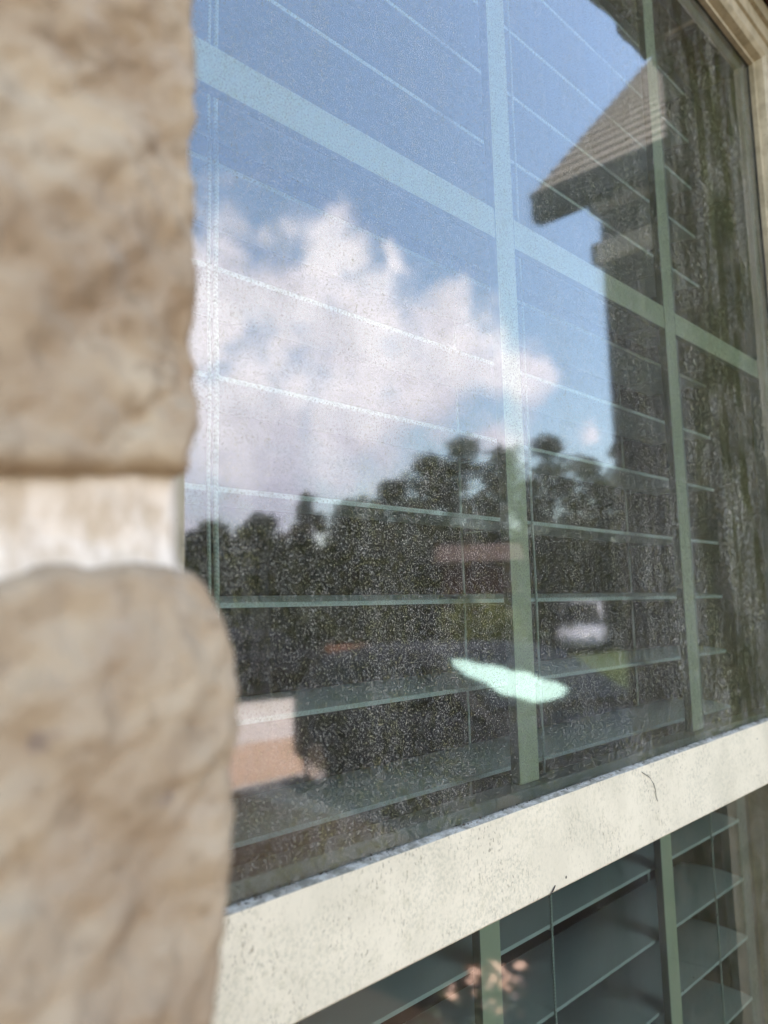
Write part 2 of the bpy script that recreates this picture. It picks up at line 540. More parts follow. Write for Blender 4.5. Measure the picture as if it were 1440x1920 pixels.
# ------------------------------------------------------------------ house body, roof, wing
house = empty('house', 'dark brick house wing with a taupe shingle gable roof reflected in the upper glass', 'house', (3.0, 0.2, GZ))
HO = Vector((3.0, 0.2, GZ))


def hpart(mb, name, m, **kw):
    o = mb.build(name, m, **kw)
    o.parent = house
    o.matrix_parent_inverse = Matrix.Translation(-HO)
    return o


OX0, OX1, OZ0, OZ1 = 0.130, 1.050, 0.68, 2.300      # window opening
wl = MB()
wl.box((-5, 0.0, GZ), (OX0, 0.15, 3.4))
wl.box((OX1, 0.0, GZ), (9, 0.15, 3.4))
wl.box((OX0, 0.0, GZ), (OX1, 0.15, OZ0))
wl.box((OX0, 0.0, OZ1), (OX1, 0.15, 3.4))
hpart(wl, 'wall', [M['plaster']])
wl = MB()
wl.box((-5.15, 0.15, GZ), (-5.0, 7, 3.4)).box((9, 0.15, GZ), (9.15, 7, 3.4)).box((-5, 6.85, GZ), (9, 7, 3.4))
hpart(wl, 'wall', M['house_wall'])
# wing
wl = MB()
wl.box((3.5, -1.50, GZ), (7.7, -0.002, 3.75))
hpart(wl, 'wing_wall', M['house_wall'])
# gable end of the wing
g = MB()
g.prism([(3.5, 3.75), (7.7, 3.75), (5.6, 5.75)], -1.50, -1.35, 'y')
hpart(g, 'gable_wall', M['house_wall'])
for z0, z1 in ((3.50, 3.60), (3.24, 3.34)):
    fz = MB()
    fz.box((3.46, -1.54, z0), (3.50, -1.22, z1)).box((3.46, -1.54, z0), (4.2, -1.50, z1))
    hpart(fz, 'frieze_board', M['frieze'], bevel=0.006)


def roof_plane(x_e, z_e, x_r, z_r, y0, y1, th=0.10, rows=15):
    """slab plus overlapping shingle courses, the courses run along y"""
    d = Vector((x_r - x_e, 0, z_r - z_e))
    L = d.length
    u = d / L
    nrm = Vector((-u.z, 0, u.x)) if u.x > 0 else Vector((u.z, 0, -u.x))
    slab = MB()
    p = [Vector((x_e, 0, z_e)), Vector((x_r, 0, z_r))]
    prof = [(p[0].x, p[0].z), (p[1].x, p[1].z), ((p[1] - nrm * th).x, (p[1] - nrm * th).z), ((p[0] - nrm * th).x, (p[0] - nrm * th).z)]
    slab.prism(prof, y0, y1, 'y')
    hpart(slab, 'roof_deck', M['soffit'])
    for k in range(rows):
        s0, s1 = L * k / rows - 0.02, L * (k + 1) / rows
        a0 = p[0] + u * s0 + nrm * 0.022
        a1 = p[0] + u * s1 + nrm * 0.008
        b1 = a1 - nrm * 0.006
        b0 = a0 - nrm * 0.018
        c = MB()
        c.prism([(a0.x, a0.z), (a1.x, a1.z), (b1.x, b1.z), (b0.x, b0.z)], y0 - 0.03, y1, 'y')
        hpart(c, 'shingle_course', M['shingle'])


roof_plane(3.05, 3.45, 5.6, 5.98, -1.57, 3.0, rows=26)
roof_plane(8.15, 3.45, 5.6, 5.98, -1.57, 3.0, rows=6)
gt = MB()
gt.box((2.98, -1.57, 3.30), (3.06, 0.0, 3.44))
hpart(gt, 'gutter', M['soffit'], bevel=0.015)
# main roof
mr = MB()
mr.prism([(-0.46, 3.40), (3.5, 6.1), (7.4, 3.40), (7.4, 3.28), (3.5, 5.95), (-0.46, 3.28)], -5.5, 9.5, 'x')
hpart(mr, 'main_roof', M['shingle'])
mr = MB()
mr.box((-5.5, -0.45, 3.26), (2.9, 0.16, 3.279))
hpart(mr, 'soffit_board', M['soffit'])

# room behind the window
room = MB()
rx0, rx1, ry0, ry1, rz0, rz1 = -1.4, 3.6, 0.151, 4.2, 0.0, 2.7
room.quad((rx0, ry0, rz0), (rx1, ry0, rz0), (rx1, ry1, rz0), (rx0, ry1, rz0))
tag(room.build('room_floor', M['room']), kind='structure')
room = MB()
room.quad((rx0, ry0, rz1), (rx1, ry0, rz1), (rx1, ry1, rz1), (rx0, ry1, rz1))
tag(room.build('room_ceiling', M['room']), kind='structure')
room = MB()
room.quad((rx0, ry1, rz0), (rx1, ry1, rz0), (rx1, ry1, rz1), (rx0, ry1, rz1))
room.quad((rx0, ry0, rz0), (rx0, ry1, rz0), (rx0, ry1, rz1), (rx0, ry0, rz1))
room.quad((rx1, ry0, rz0), (rx1, ry1, rz0), (rx1, ry1, rz1), (rx1, ry0, rz1))
tag(room.build('room_wall', M['room']), kind='structure')

# ------------------------------------------------------------------ stone cladding round the opening
SY = -0.16
stone_wall = empty('stone_wall', 'tan rough stone wall with a pale mortar joint, blurred beside the window', 'wall', (-0.2, -0.08, GZ))
WO = Vector((-0.2, -0.08, GZ))


def wpart(o):
    o.parent = stone_wall
    o.matrix_parent_inverse = Matrix.Translation(-WO)
    return o


def interp(tab, t):
    if t <= tab[0][0]:
        return tab[0][1]
    for (a, va), (b, vb) in zip(tab, tab[1:]):
        if t <= b:
            return va + (vb - va) * (t - a) / (b - a)
    return tab[-1][1]


def hero_stone(x0, edge, zbot, ztop, seed, nu=120, nv=90, depth=0.10, rr=0.0042, relief=0.0040):
    """one rough stone: relief front, worn rounded border, returning sides; edge(z)=right edge, zbot/ztop(x)"""
    V, F = [], []
    for j in range(nv + 1):
        tv = j / nv
        for i in range(nu + 1):
            tu = (i / nu)
            tu = 1 - (1 - tu) ** 1.6 * 1.0
            zb, zt = zbot(0.05), ztop(0.05)
            z = zb + (zt - zb) * tv
            xe = edge(z)
            x = x0 + (xe - x0) * tu
            z = zbot(x) + (ztop(x) - zbot(x)) * tv
            w = 0.0012 * fbm(z * 160, seed, x * 3, 3)
            d = min(xe - x, x - x0, z - zbot(x), ztop(x) - z)
            q = max(0.0, 1 - d / rr)
            y = SY + rr * 0.8 * (1 - math.sqrt(max(0.0, 1 - q * q)))
            y += (relief * fbm(x * 26, seed + 3, z * 30, 5) + 0.0035 * abs(fbm((x + z) * 14, seed + 5, (z - x) * 42, 4))) * (1 - 0.5 * q) + 0.0016 * fbm(x * 120, seed, z * 120, 3)
            V.append((x + (w + 0.0022 + (0.0004 if seed > 20 else 0)) * tu, max(y, SY - 0.003), z + 0.0012 * fbm(x * 110, seed + 9, 0, 3) * (1 if tv in (0.0, 1.0) else q)))
    st = nu + 1
    for j in range(nv):
        for i in range(nu):
            a = j * st + i
            F.append((a, a + 1, a + st + 1, a + st))
    ring = [i for i in range(nu + 1)] + [j * st + nu for j in range(1, nv + 1)] + [nv * st + i for i in range(nu - 1, -1, -1)] + [j * st for j in range(nv - 1, 0, -1)]
    base = len(V)
    steps = 6
    for s in range(1, steps + 1):
        for k in ring:
            x, y, z = V[k]
            yy = y + (SY + depth - y) * s / steps
            V.append((x + 0.0015 * fbm(x * 60, yy * 60 + seed, z * 60, 3), yy, z + 0.0015 * fbm(x * 60, yy * 60, z * 60 + seed, 3)))
    prev = ring
    for s in range(steps):
        cur = [base + s * len(ring) + k for k in range(len(ring))]
        for k in range(len(ring)):
            k2 = (k + 1) % len(ring)
            F.append((prev[k2], prev[k], cur[k], cur[k2]))
        prev = cur
    F.append(tuple(prev))
    me = bpy.data.meshes.new('stone')
    me.from_pydata(V, [], F)
    me.materials.append(M['stone'])
    me.shade_smooth()
    return wpart(link('stone', me))


EA = [(1.6312, 0.0960), (1.6339, 0.0985), (1.6412, 0.1002), (1.6654, 0.0987), (1.6844, 0.0996), (1.7032, 0.0979), (1.7298, 0.0986), (1.736, 0.0975), (1.7431, 0.0980), (1.83, 0.0985)]
EB = [(1.43, 0.100), (1.5152, 0.1054), (1.5379, 0.1074), (1.5541, 0.1080), (1.5765, 0.1093), (1.5845, 0.1107), (1.594, 0.1098), (1.600, 0.1075), (1.6047, 0.1041), (1.6085, 0.0995), (1.6104, 0.0962)]
ZB = [(-0.3, 1.625), (0.04, 1.6262), (0.0579, 1.6268), (0.0786, 1.6294), (0.0965, 1.6312), (0.12, 1.632)]
ZT = [(-0.3, 1.606), (0.03, 1.6075), (0.0585, 1.6083), (0.072, 1.6106), (0.0966, 1.6104), (0.0993, 1.6096), (0.1041, 1.6055), (0.1098, 1.599)]
hero_stone(-0.24, lambda z: interp(EA, z), lambda x: interp(ZB, x), lambda x: 1.83, 1.0, nu=150, nv=130)
hero_stone(-0.30, lambda z: interp(EB, z), lambda x: 1.43, lambda x: interp(ZT, x), 21.0, nu=150, nv=110, rr=0.0055)


def rough_block(x0, x1, z0, z1, seed, y0=SY, y1=-0.045):
    use_dark = x0 > 1.0 or z0 > 2.3
    nx, nz = 4, 3
    V, F = [], []
    for j in range(nz + 1):
        for i in range(nx + 1):
            x = x0 + (x1 - x0) * i / nx
            z = z0 + (z1 - z0) * j / nz
            edge = i in (0, nx) or j in (0, nz)
            V.append((x + 0.006 * fbm(x * 9, z * 9, seed, 2) * edge, y0 + (0.008 if edge else 0.0) + 0.008 * fbm(x * 7, seed, z * 7, 2), z + 0.009 * fbm(x * 14, seed + 4, z * 9, 2) * edge))
    st = nx + 1
    for j in range(nz):
        for i in range(nx):
            a = j * st + i
            F.append((a, a + 1, a + st + 1, a + st))
    ring = list(range(nx + 1)) + [j * st + nx for j in range(1, nz + 1)] + [nz * st + i for i in range(nx - 1, -1, -1)] + [j * st for j in range(nz - 1, 0, -1)]
    prev = ring
    for s in (0.5, 1.0):
        cur = []
        for k in ring:
            x, y, z = V[k]
            yy = y + (y1 - y) * s
            cur.append(len(V))
            V.append((x + 0.006 * fbm(x * 20, yy * 20, seed, 2), yy, z + 0.006 * fbm(z * 20, yy * 20, seed + x, 2)))
        for k in range(len(ring)):
            k2 = (k + 1) % len(ring)
            F.append((prev[k2], prev[k], cur[k], cur[k2]))
        prev = cur
    F.append(tuple(prev))
    me = bpy.data.meshes.new('stone')
    me.from_pydata(V, [], F)
    me.materials.append(M['dark_stone'] if use_dark else M['stone'])
    return wpart(link('stone', me))


J = 0.016
HEAD, SILL, LX, RX = 2.355, 0.66, 0.100, 1.073


def fill(x0, x1, z0, z1, rnd):
    z = z0
    while z < z1 - 0.02:
        h = rnd.choice((0.13, 0.17, 0.2, 0.23))
        if z + h > z1 - 0.09:
            h = z1 - z
        x = x0
        while x < x1 - 0.02:
            w = rnd.uniform(0.2, 0.42)
            if x + w > x1 - 0.12:
                w = x1 - x
            rough_block(x + J / 2 if x > x0 else x, x + w - J / 2 if x + w < x1 - 1e-6 else x + w, z + J / 2, z + h - J / 2, rnd.uniform(0, 99))
            x += w
        z += h


rnd = random.Random(5)
fill(-0.95, LX, 1.838, 3.1, rnd)
fill(-0.95, -0.25, 1.43, 1.838, rnd)
fill(-0.95, LX, 0.4, 1.42, rnd)
fill(RX, 1.95, 0.4, HEAD + 0.01, rnd)
fill(RX + 0.05, 1.95, HEAD + 0.02, 3.1, rnd)
# the head: upright rough stones over the window
x = LX
while x < RX + 0.04:
    w = rnd.uniform(0.07, 0.11)
    rough_block(x + 0.004, min(x + w, RX + 0.05) - 0.004, HEAD - rnd.uniform(0, 0.014), 2.62, rnd.uniform(0, 99), SY, -0.11)
    x += w
fill(LX, RX + 0.05, 2.63, 3.1, rnd)
# mortar bed behind and between the stones
mo = MB()
MY = SY + 0.010
mo.box((-0.96, MY, 0.4), (LX - 0.008, -0.001, 3.1))
mo.box((LX - 0.008, MY, HEAD + 0.03), (RX + 0.008, -0.112, 3.1))
wpart(mo.build('mortar', M['mortar']))
mo = MB()
mo.box((RX + 0.008, MY, 0.4), (1.96, -0.001, 3.1))
wpart(mo.build('mortar', M['dark_stone']))


# the hand-struck joint between the two big stones
def joint():
    V, F = [], []
    nu, nv = 140, 50
    for j in range(nv + 1):
        tv = j / nv
        for i in range(nu + 1):
            x = -0.26 + (0.1012 + 0.26) * (1 - (1 - i / nu) ** 1.8)
            zb, zt = interp(ZT, x) - 0.003, interp(ZB, x) + 0.003
            z = zb + (zt - zb) * tv
            xx = x
            if i == nu:
                xx = 0.1012 + 0.005 * max(0, 0.22 - tv) / 0.22
            y = SY + 0.0065 + 0.0009 * fbm(x * 90, 2.2, z * 90, 4) - 0.0045 * max(0, 0.35 - tv) + max(0, tv - 0.85) * 0.02
            y += 0.004 * max(0, (x - 0.0975)) / 0.004
            V.append((xx, y, z))
    st = nu + 1
    for j in range(nv):
        for i in range(nu):
            a = j * st + i
            F.append((a, a + 1, a + st + 1, a + st))
    base = len(V)
    for j in range(nv + 1):
        x, y, z = V[j * st + nu]
        V.append((x + 0.0005, -0.04, z))
    for j in range(nv):
        F.append((j * st + nu, base + j, base + j + 1, (j + 1) * st + nu))
    me = bpy.data.meshes.new('mortar_joint')
    me.from_pydata(V, [], F)
    me.materials.append(M['mortar'])
    me.shade_smooth()
    wpart(link('mortar_joint', me))


joint()

# dark bricks above the frame, inside the head
bx = LX + 0.02
while bx < RX + 0.02:
    b = MB()
    x1 = min(bx + 0.068, RX + 0.03)
    b.box((bx, -0.108, 2.318 + rnd.uniform(0, 0.012)), (x1, -0.036, 2.52))
    wpart(b.build('brick', M['brick'], bevel=0.004, seg=1))
    bx += 0.078
b = MB()
b.box((LX, -0.104, 2.334), (RX + 0.03, -0.030, 2.51))
wpart(b.build('brick_mortar', M['mortar']))

# ------------------------------------------------------------------ the window
XL, XR, ZTOP, ZRT, ZRB = 0.1875, 0.991, 2.253, 1.4765, 1.4212
window = empty('window', 'weathered single hung window with cream frame, grille bars and speckled dirty glass', 'window', (0.59, 0, 0.7))
WN = Vector((0.59, 0, 0.7))


def npart(o, parent=None):
    o.parent = parent or window
    o.matrix_parent_inverse = Matrix.Translation(-WN)
    return o


# cross-section of the frame as (y, distance outwards from the glass edge)
PROF = [(-0.0125, 0.0), (-0.0192, 0.0), (-0.0196, 0.0035), (-0.0235, 0.0045), (-0.0280, 0.0060), (-0.0315, 0.0110), (-0.0318, 0.0250),
        (-0.0350, 0.0262), (-0.0350, 0.0500), (0.050, 0.0500), (0.050, -0.012), (0.004, -0.012), (0.004, 0.0)]


def ring_side(name, side):
    mb = MB()
    i, n = 0, len(PROF)
    for end in (0, 1):
        for y, w in PROF:
            if side == 'top':
                x = XL - w if end == 0 else XR + w
                z = ZTOP + w
            elif side == 'right':
                x = XR + w
                z = 0.72 if end == 0 else ZTOP + w
            else:
                x = XL - w
                z = 0.72 if end == 0 else ZTOP + w
            mb.v.append((x, y, z))
    mb.f = [(k, (k + 1) % n, n + (k + 1) % n, n + k) for k in range(n)]
    return npart(mb.build(name, M['trim'], bevel=0))


ring_side('head', 'top')
ring_side('jamb', 'left')
ring_side('jamb', 'right')
b = MB()
b.box((XL - 0.05, -0.055, 0.66), (XR + 0.05, 0.05, 0.72))
npart(b.build('sill', M['vinyl'], bevel=0.003))
# cream caulk, with a ragged outer edge, between frame and masonry
ck = MB()
pr = []
for k in range(61):
    x = LX - 0.005 + (RX - LX + 0.03) * k / 60
    pr.append((x, 2.318 + 0.010 * abs(fbm(x * 30, 3.3, 0, 3)) + (0.012 if k % 9 == 4 else 0)))
i = 0
for y in (-0.0395, -0.030):
    for x, z in pr:
        ck.v.append((x, y, z))
    for x, z in reversed(pr):
        ck.v.append((x, y, 2.299))
n2 = len(pr) * 2
for k in range(n2):
    ck.f.append((k, (k + 1) % n2, n2 + (k + 1) % n2, n2 + k))
for k in range(len(pr) - 1):
    ck.f.append((k, k + 1, n2 - 2 - k, n2 - 1 - k))
npart(ck.build('caulk', M['trim']))
for nm, a, c in (('jamb_trim', XR + 0.0502, RX + 0.02), ('jamb_trim', LX + 0.004, XL - 0.0502)):
    b = MB()
    b.box((a, -0.038, 0.68), (c, -0.02, 2.30))
    npart(b.build(nm, M['trim'], bevel=0.002))


def glass_pane(name, x0, x1, z0, z1, y, m, th=0.004):
    mb = MB()
    mb.box((x0, y, z0), (x1, y + th, z1))
    me = mb.mesh(name, [m, M['glass_in']])
    for p in me.polygons:
        p.material_index = 0 if p.normal.y < -0.5 else 1
    return npart(link(name, me))


glass_pane('upper_glass', XL - 0.004, XR + 0.004, ZRT - 0.02, ZTOP + 0.004, -0.012, M['glass_up'])
glass_pane('lower_glass', XL - 0.004, 0.9788, 0.76, ZRB + 0.02, 0.026, M['glass_low'])
glass_pane('upper_inner_glass', XL - 0.004, XR + 0.004, ZRT - 0.02, ZTOP + 0.004, 0.012, M['glass_in'], 0.003)

# gasket line and spacer bars seen through the glass
g = MB()
for (x0, x1, z0, z1) in ((XL, XR, ZTOP - 0.0010, ZTOP + 0.0005), (XR - 0.0010, XR + 0.0005, ZRT, ZTOP - 0.0012), (XL - 0.0005, XL + 0.0008, ZRT, ZTOP - 0.0012)):
    g.box((x0, -0.0135, z0), (x1, -0.0122, z1))
npart(g.build('gasket', M['gasket']))
for (x0, x1, z0, z1) in ((XL, XR, ZTOP - 0.0135, ZTOP - 0.0002), (XR - 0.0135, XR - 0.0002, ZRT + 0.0075, ZTOP - 0.0136),
                         (XL + 0.0002, XL + 0.0030, ZRT + 0.0075, ZTOP - 0.0136), (XL, XR, ZRT - 0.006, ZRT + 0.0072)):
    b = MB()
    b.box((x0, -0.0075, z0), (x1, 0.0115, z1))
    npart(b.build('spacer_bar', M['spacer'], bevel=0.0012))

# grille bars between the panes
MW0, MW1 = 0.0232, 0.0222


def bar(a, c, sub=None):
    b = MB()
    b.box(a, c)
    me = b.mesh('grille_bar', [M['muntin'], M['muntin_shaded']], bevel=0.0012, seg=2)
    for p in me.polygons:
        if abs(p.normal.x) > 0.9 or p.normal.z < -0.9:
            p.material_index = 1  # sides and undersides get the darker copy, shading put into colour
    return npart(link('grille_bar', me))


zc0, zc1 = 1.8565, 1.8790
V_BARS = ((0.4523, 0.4755), (0.7257, 0.7486))
for x0, x1 in V_BARS:
    bar((x0, 0.0, ZRT + 0.0074), (x1, 0.0075, ZTOP - 0.0137))
xs = [XL + 0.0082, V_BARS[0][0] - 0.0002, V_BARS[0][1] + 0.0002, V_BARS[1][0] - 0.0002, V_BARS[1][1] + 0.0002, XR - 0.0137]
for k in range(3):
    bar((xs[2 * k], 0.0002, zc0), (xs[2 * k + 1], 0.0072, zc1))
for x0, x1 in V_BARS:
    bar((x0 + 0.0005, 0.038, 0.77), (x1 + 0.0005, 0.0455, ZRB + 0.004))
xs2 = [XL + 0.0082, V_BARS[0][0] - 0.0002, V_BARS[0][1] + 0.0012, V_BARS[1][0] - 0.0002, V_BARS[1][1] + 0.0012, 0.95]
for k in range(3):
    bar((xs2[2 * k], 0.0382, 1.05), (xs2[2 * k + 1], 0.0452, 1.0722))

# meeting rail with its chalky ledge
mr = MB()
x0, x1 = XL - 0.001, XR + 0.001
prof0 = [(-0.0122, 1.4764), (-0.0142, 1.4761), (-0.0172, 1.4748), (-0.0172, 1.4206), (-0.0158, 1.4192), (0.030, 1.4192), (0.030, 1.4700), (-0.0122, 1.4700)]
prof1 = [(y, z + (0.0045 if z > 1.45 else 0.0)) for y, z in prof0]
nP = len(prof0)
NS = 60
for s in range(NS + 1):
    t = s / NS
    for (y, z), (_, zz) in zip(prof0, prof1):
        wob = 0.00025 * fbm(t * 30, y * 40, 1, 3) if z > 1.46 else 0
        mr.v.append((x0 + (x1 - x0) * t, y, z + (zz - z) * t + wob))
for s in range(NS):
    for k in range(nP):
        a = s * nP
        mr.f.append((a + k, a + (k + 1) % nP, a + nP + (k + 1) % nP, a + nP + k))
mr.f += [tuple(range(nP)), tuple(NS * nP + k for k in range(nP))]
me = mr.mesh('meeting_rail', [M['vinyl'], M['chalk']])
for p in me.polygons:
    if p.normal.z > 0.5:
        p.material_index = 1
npart(link('meeting_rail', me))
# lower sash frame behind the rail
b = MB()
b.box((0.9525, 0.0525, 0.73), (0.978, 0.075, 1.46))
npart(b.build('inner_stop', M['spacer'], bevel=0.002))
b = MB()
b.box((XL - 0.02, 0.0305, 0.721), (0.9648, 0.050, 0.765))
npart(b.build('lower_rail', M['trim'], bevel=0.002))
b = MB()
b.box((XL - 0.002, 0.0302, 1.4215), (0.9648, 0.048, 1.462))
npart(b.build('check_rail', M['trim'], bevel=0.002))

# dirt line where the glass meets the rail
dm = MB()
rd = random.Random(3)
for k in range(620):
    x = rd.uniform(XL + 0.005, XR - 0.004)
    if fbm(x * 25, 0, 9, 3) < -0.15:
        continue
    t = (x - XL) / (XR - XL)
    z = 1.4770 + 0.0045 * t
    y = -0.0124 - abs(rd.gauss(0, 0.0016))
    s = rd.uniform(0.00015, 0.0005)
    z -= (-0.0124 - y) * 0.5
    c = Vector((x, y, z + s * 0.4))
    a = Vector((rd.uniform(-1, 1), rd.uniform(-.4, .4), rd.uniform(-.5, .5))).normalized() * s * rd.uniform(1, 2.6)
    b_ = Vector((rd.uniform(-.3, .3), rd.uniform(-1, 1), 0.3)).normalized() * s
    up_ = Vector((0, 0, s * 0.8))
    i = len(dm.v)
    dm.v += [tuple(c + a), tuple(c + b_), tuple(c - a), tuple(c - b_), tuple(c + up_), tuple(c - up_)]
    dm.f += [(i, i + 1, i + 4), (i + 1, i + 2, i + 4), (i + 2, i + 3, i + 4), (i + 3, i, i + 4), (i + 1, i, i + 5), (i + 2, i + 1, i + 5), (i + 3, i + 2, i + 5), (i, i + 3, i + 5)]
tag(dm.build('dirt', M['debris']), 'dark crumbs of dirt along the seam between glass and cream rail', 'dirt', kind='stuff')

h = MB()
h.tube([(0.5870, -0.0176, 1.4730), (0.5930, -0.0180, 1.4700), (0.5985, -0.0182, 1.4672), (0.6035, -0.0180, 1.4625), (0.6060, -0.0182, 1.4570), (0.6066, -0.0180, 1.4520), (0.6095, -0.0178, 1.4478)], 0.00022, 5)
tag(h.build('hair_strand', M['hair'], smooth=True), 'thin dark curved hair stuck on the front of the cream rail', 'hair')
h = MB()
h.tube([(0.4600, -0.0176, 1.4238), (0.4565, -0.0182, 1.4222), (0.4515, -0.0178, 1.4188)], [0.0003, 0.0005, 0.0002], 5)
tag(h.build('twig', M['hair'], smooth=True), 'tiny dark twig hanging from the lower edge of the cream rail', 'twig')

# ------------------------------------------------------------------ the blind
blind = empty('window_blind', 'white horizontal slat blind with braided ladder cords behind the dirty glass', 'blind', (0.566, 0.09, 0.75))
BL = Vector((0.566, 0.09, 0.75))


def bpart(o):
    o.parent = blind
    o.matrix_parent_inverse = Matrix.Translation(-BL)
    return o


SX0, SX1, SW, SY0 = 0.186, 0.947, 0.070, 0.050
sl = MB()
NP = 8
top, bot = [], []
for k in range(NP + 1):
    u = k / NP
    z = 0.0030 * (1 - (2 * u - 1) ** 2)
    top.append((u * SW, z + 0.0014))
    bot.append((u * SW, z - 0.0014))
prof = top + bot[::-1]
sl.prism(prof, SX0 - 0.566, SX1 - 0.566, 'x')
slat_me = sl.mesh('slat', M['slat'])
rs = random.Random(11)
for k in range(-16, 8):
    z = 1.790 + 0.062 * k
    o = link('slat', slat_me)
    o.location = (0.566, SY0, z)
    tilt = 3.0 if k > -6 else 2.0
    o.rotation_euler = (R(tilt + rs.uniform(-0.5, 0.5)), R(rs.uniform(-0.08, 0.08)), 0)
    bpart(o)
b = MB()
b.box((SX0, 0.052, 2.262), (SX1, 0.118, 2.298))
bpart(b.build('headrail', M['slat'], bevel=0.003))
b = MB()
b.box((SX0, 0.054, 0.745), (SX1, 0.116, 0.765))
bpart(b.build('bottom_rail', M['slat'], bevel=0.003))


def cord(x, y, r):
    c = MB()
    n = 90
    c.tube([(x + 0.0004 * math.sin(k * 0.9), y, 0.765 + (2.262 - 0.765) * k / n) for k in range(n + 1)], r, 6)
    bpart(c.build('ladder_cord', M['cord'], smooth=True))


rung_me = MB().box((-0.0006, -0.001, -0.0008), (0.0006, SW + 0.001, 0)).mesh('ladder_rung', M['cord'])
for cx in (0.2462, 0.5567, 0.8665):
    cord(cx, SY0 - 0.0012, 0.0011 if cx < 0.3 else 0.0009)
    cord(cx, SY0 + SW + 0.0012, 0.0009)
    if cx < 0.3:
        cord(cx + 0.0042, SY0 - 0.0018, 0.0016)
    for k in range(-16, 8):
        o = link('ladder_rung', rung_me)
        o.location = (cx, SY0, 1.790 + 0.062 * k - 0.0022)
        bpart(o)

# ------------------------------------------------------------------ the world the glass reflects
EYE = Vector((0, 0.286, 1.6))


def leaf_cloud(mb, c, rad, n, size, rn, flat=1.0):
    for _ in range(n):
        d = Vector((rn.gauss(0, 1), rn.gauss(0, 1), rn.gauss(0, 1))).normalized() * (rn.random() ** 0.45)
        p = Vector(c) + Vector((d.x * rad[0], d.y * rad[1], d.z * rad[2]))
        a = Vector((rn.gauss(0, 1), rn.gauss(0, 1), rn.gauss(0, 1) * flat)).normalized()
        b_ = a.orthogonal().normalized()
        s = size * rn.uniform(0.6, 1.4)
        mb.quad(p - a * s, p + b_ * s * 0.45, p + a * s, p - b_ * s * 0.45)


def make_tree(name, h, w, seed, leaf='leaf', size=0.16, n=2600, base=0.12):
    rn = random.Random(seed)
    cm = MB()
    nb = 9 if w > 2.6 else 14
    for k in range(nb):
        t = base + (1 - base) * (k + 0.5) / nb
        prof_w = w * (0.75 if t < 0.3 else 1.0 - 0.75 * ((t - 0.3) / 0.7) ** 1.6)
        for q in range(4):
            ang = rn.uniform(0, 6.28)
            off = prof_w * rn.uniform(0.15, 0.62) * (0.4 if k == nb - 1 else 1) * (1 if w > 2.6 else rn.uniform(0.6, 1.5))
            rr_ = w * rn.uniform(0.26, 0.44) * (1 - 0.45 * t)
            leaf_cloud(cm, (math.cos(ang) * off, math.sin(ang) * off, h * t * 0.93), (rr_, rr_, rr_ * 0.8), n // (nb * 4), size, rn)
    tr = MB()
    tr.tube([(0, 0, 0), (0.05, 0.02, h * 0.4), (0, 0.05, h * 0.85)], [0.05 * h ** 0.5 + 0.05, 0.1, 0.03], 8)
    for k in range(7):
        a = rn.uniform(0, 6.28)
        z = h * rn.uniform(0.25, 0.7)
        tr.tube([(0, 0, z), (math.cos(a) * w * 0.35, math.sin(a) * w * 0.35, z + w * 0.25), (math.cos(a) * w * 0.65, math.sin(a) * w * 0.65, z + w * 0.4)], [0.06, 0.04, 0.015], 5)
    return cm.mesh(name, M[leaf]), tr.mesh('trunk', M['bark'], smooth=True)


def at(az, d, z=GZ):
    return Vector((math.cos(R(az)) * d, EYE.y - math.sin(R(az)) * d, z))


tree_defs = [  # azimuth from the window, distance, top elevation in degrees, width factor, label
    (60, 31, 7.2, 0.50, 'broad dark tree at the far left edge of the reflected tree line'),
    (55.5, 30, 6.7, 0.52, 'low rounded dark tree left of the small spiky treetop'),
    (52, 32, 7.3, 0.45, 'dark tree directly left of the small spiky treetop'),
    (48.7, 34, 9.1, 0.30, 'narrow spiky treetop standing alone above the reflected tree line'),
    (45.6, 31, 8.2, 0.45, 'mid height dark tree right of the narrow spiky treetop'),
    (42.6, 33, 9.8, 0.42, 'dark tree below the left shoulder of the tallest crown'),
    (40.0, 36, 11.6, 0.40, 'tall dark tree left of the tallest reflected crown'),
    (37.4, 34, 13.0, 0.38, 'tallest dark tree crown touching the vertical grille bar'),
    (34.6, 35, 12.1, 0.38, 'tall dark tree half behind the vertical grille bar'),
    (31.6, 33, 12.6, 0.34, 'round topped dark tree between grille bar and house wing'),
    (29.0, 36, 10.8, 0.34, 'lower dark tree beside the corner of the house wing'),
    (26.2, 34, 12.0, 0.34, 'dark tree partly behind the corner of the house wing')]
for i, (az, dist, el, wf, lab) in enumerate(tree_defs):
    top = 1.6 + dist * math.tan(R(el))
    h_ = top - GZ
    cme, tme = make_tree('crown', h_, h_ * wf * 0.62 + (1.2 if wf > 0.3 else 0.0), 100 + i)
    tr = empty('tree', lab, 'tree', at(az, dist), 'trees in the reflected tree line')
    link('crown', cme, tr)
    link('trunk', tme, tr)

# long clipped hedge in front of the trees
for i, (a0, a1, dist, zt, lab) in enumerate(((43.5, 64, 18.6, 1.9, 'dark hedge along the street behind the sunlit driveway'),)):
    hm = MB()
    rn = random.Random(40 + i)
    for k in range(26):
        az = a0 + (a1 - a0) * k / 25
        p = at(az, dist + rn.uniform(-.3, .3), GZ + 1.0)
        leaf_cloud(hm, p, (0.9, 0.9, (zt - GZ) / 2 * rn.uniform(0.9, 1.1)), 260, 0.12, rn)
    o = hm.build('hedge', M['leaf'])
    tag(o, lab, 'hedge')
hm = MB()
rn = random.Random(77)
for k in range(60):
    az = 20 + 50 * k / 59
    leaf_cloud(hm, at(az, 38, GZ + 2.6), (2.2, 2.2, 2.9), 260, 0.3, rn)
tag(hm.build('woodland_undergrowth', M['leaf']), 'dark undergrowth filling the gaps under the reflected trees', 'undergrowth', kind='stuff')
hm = MB()
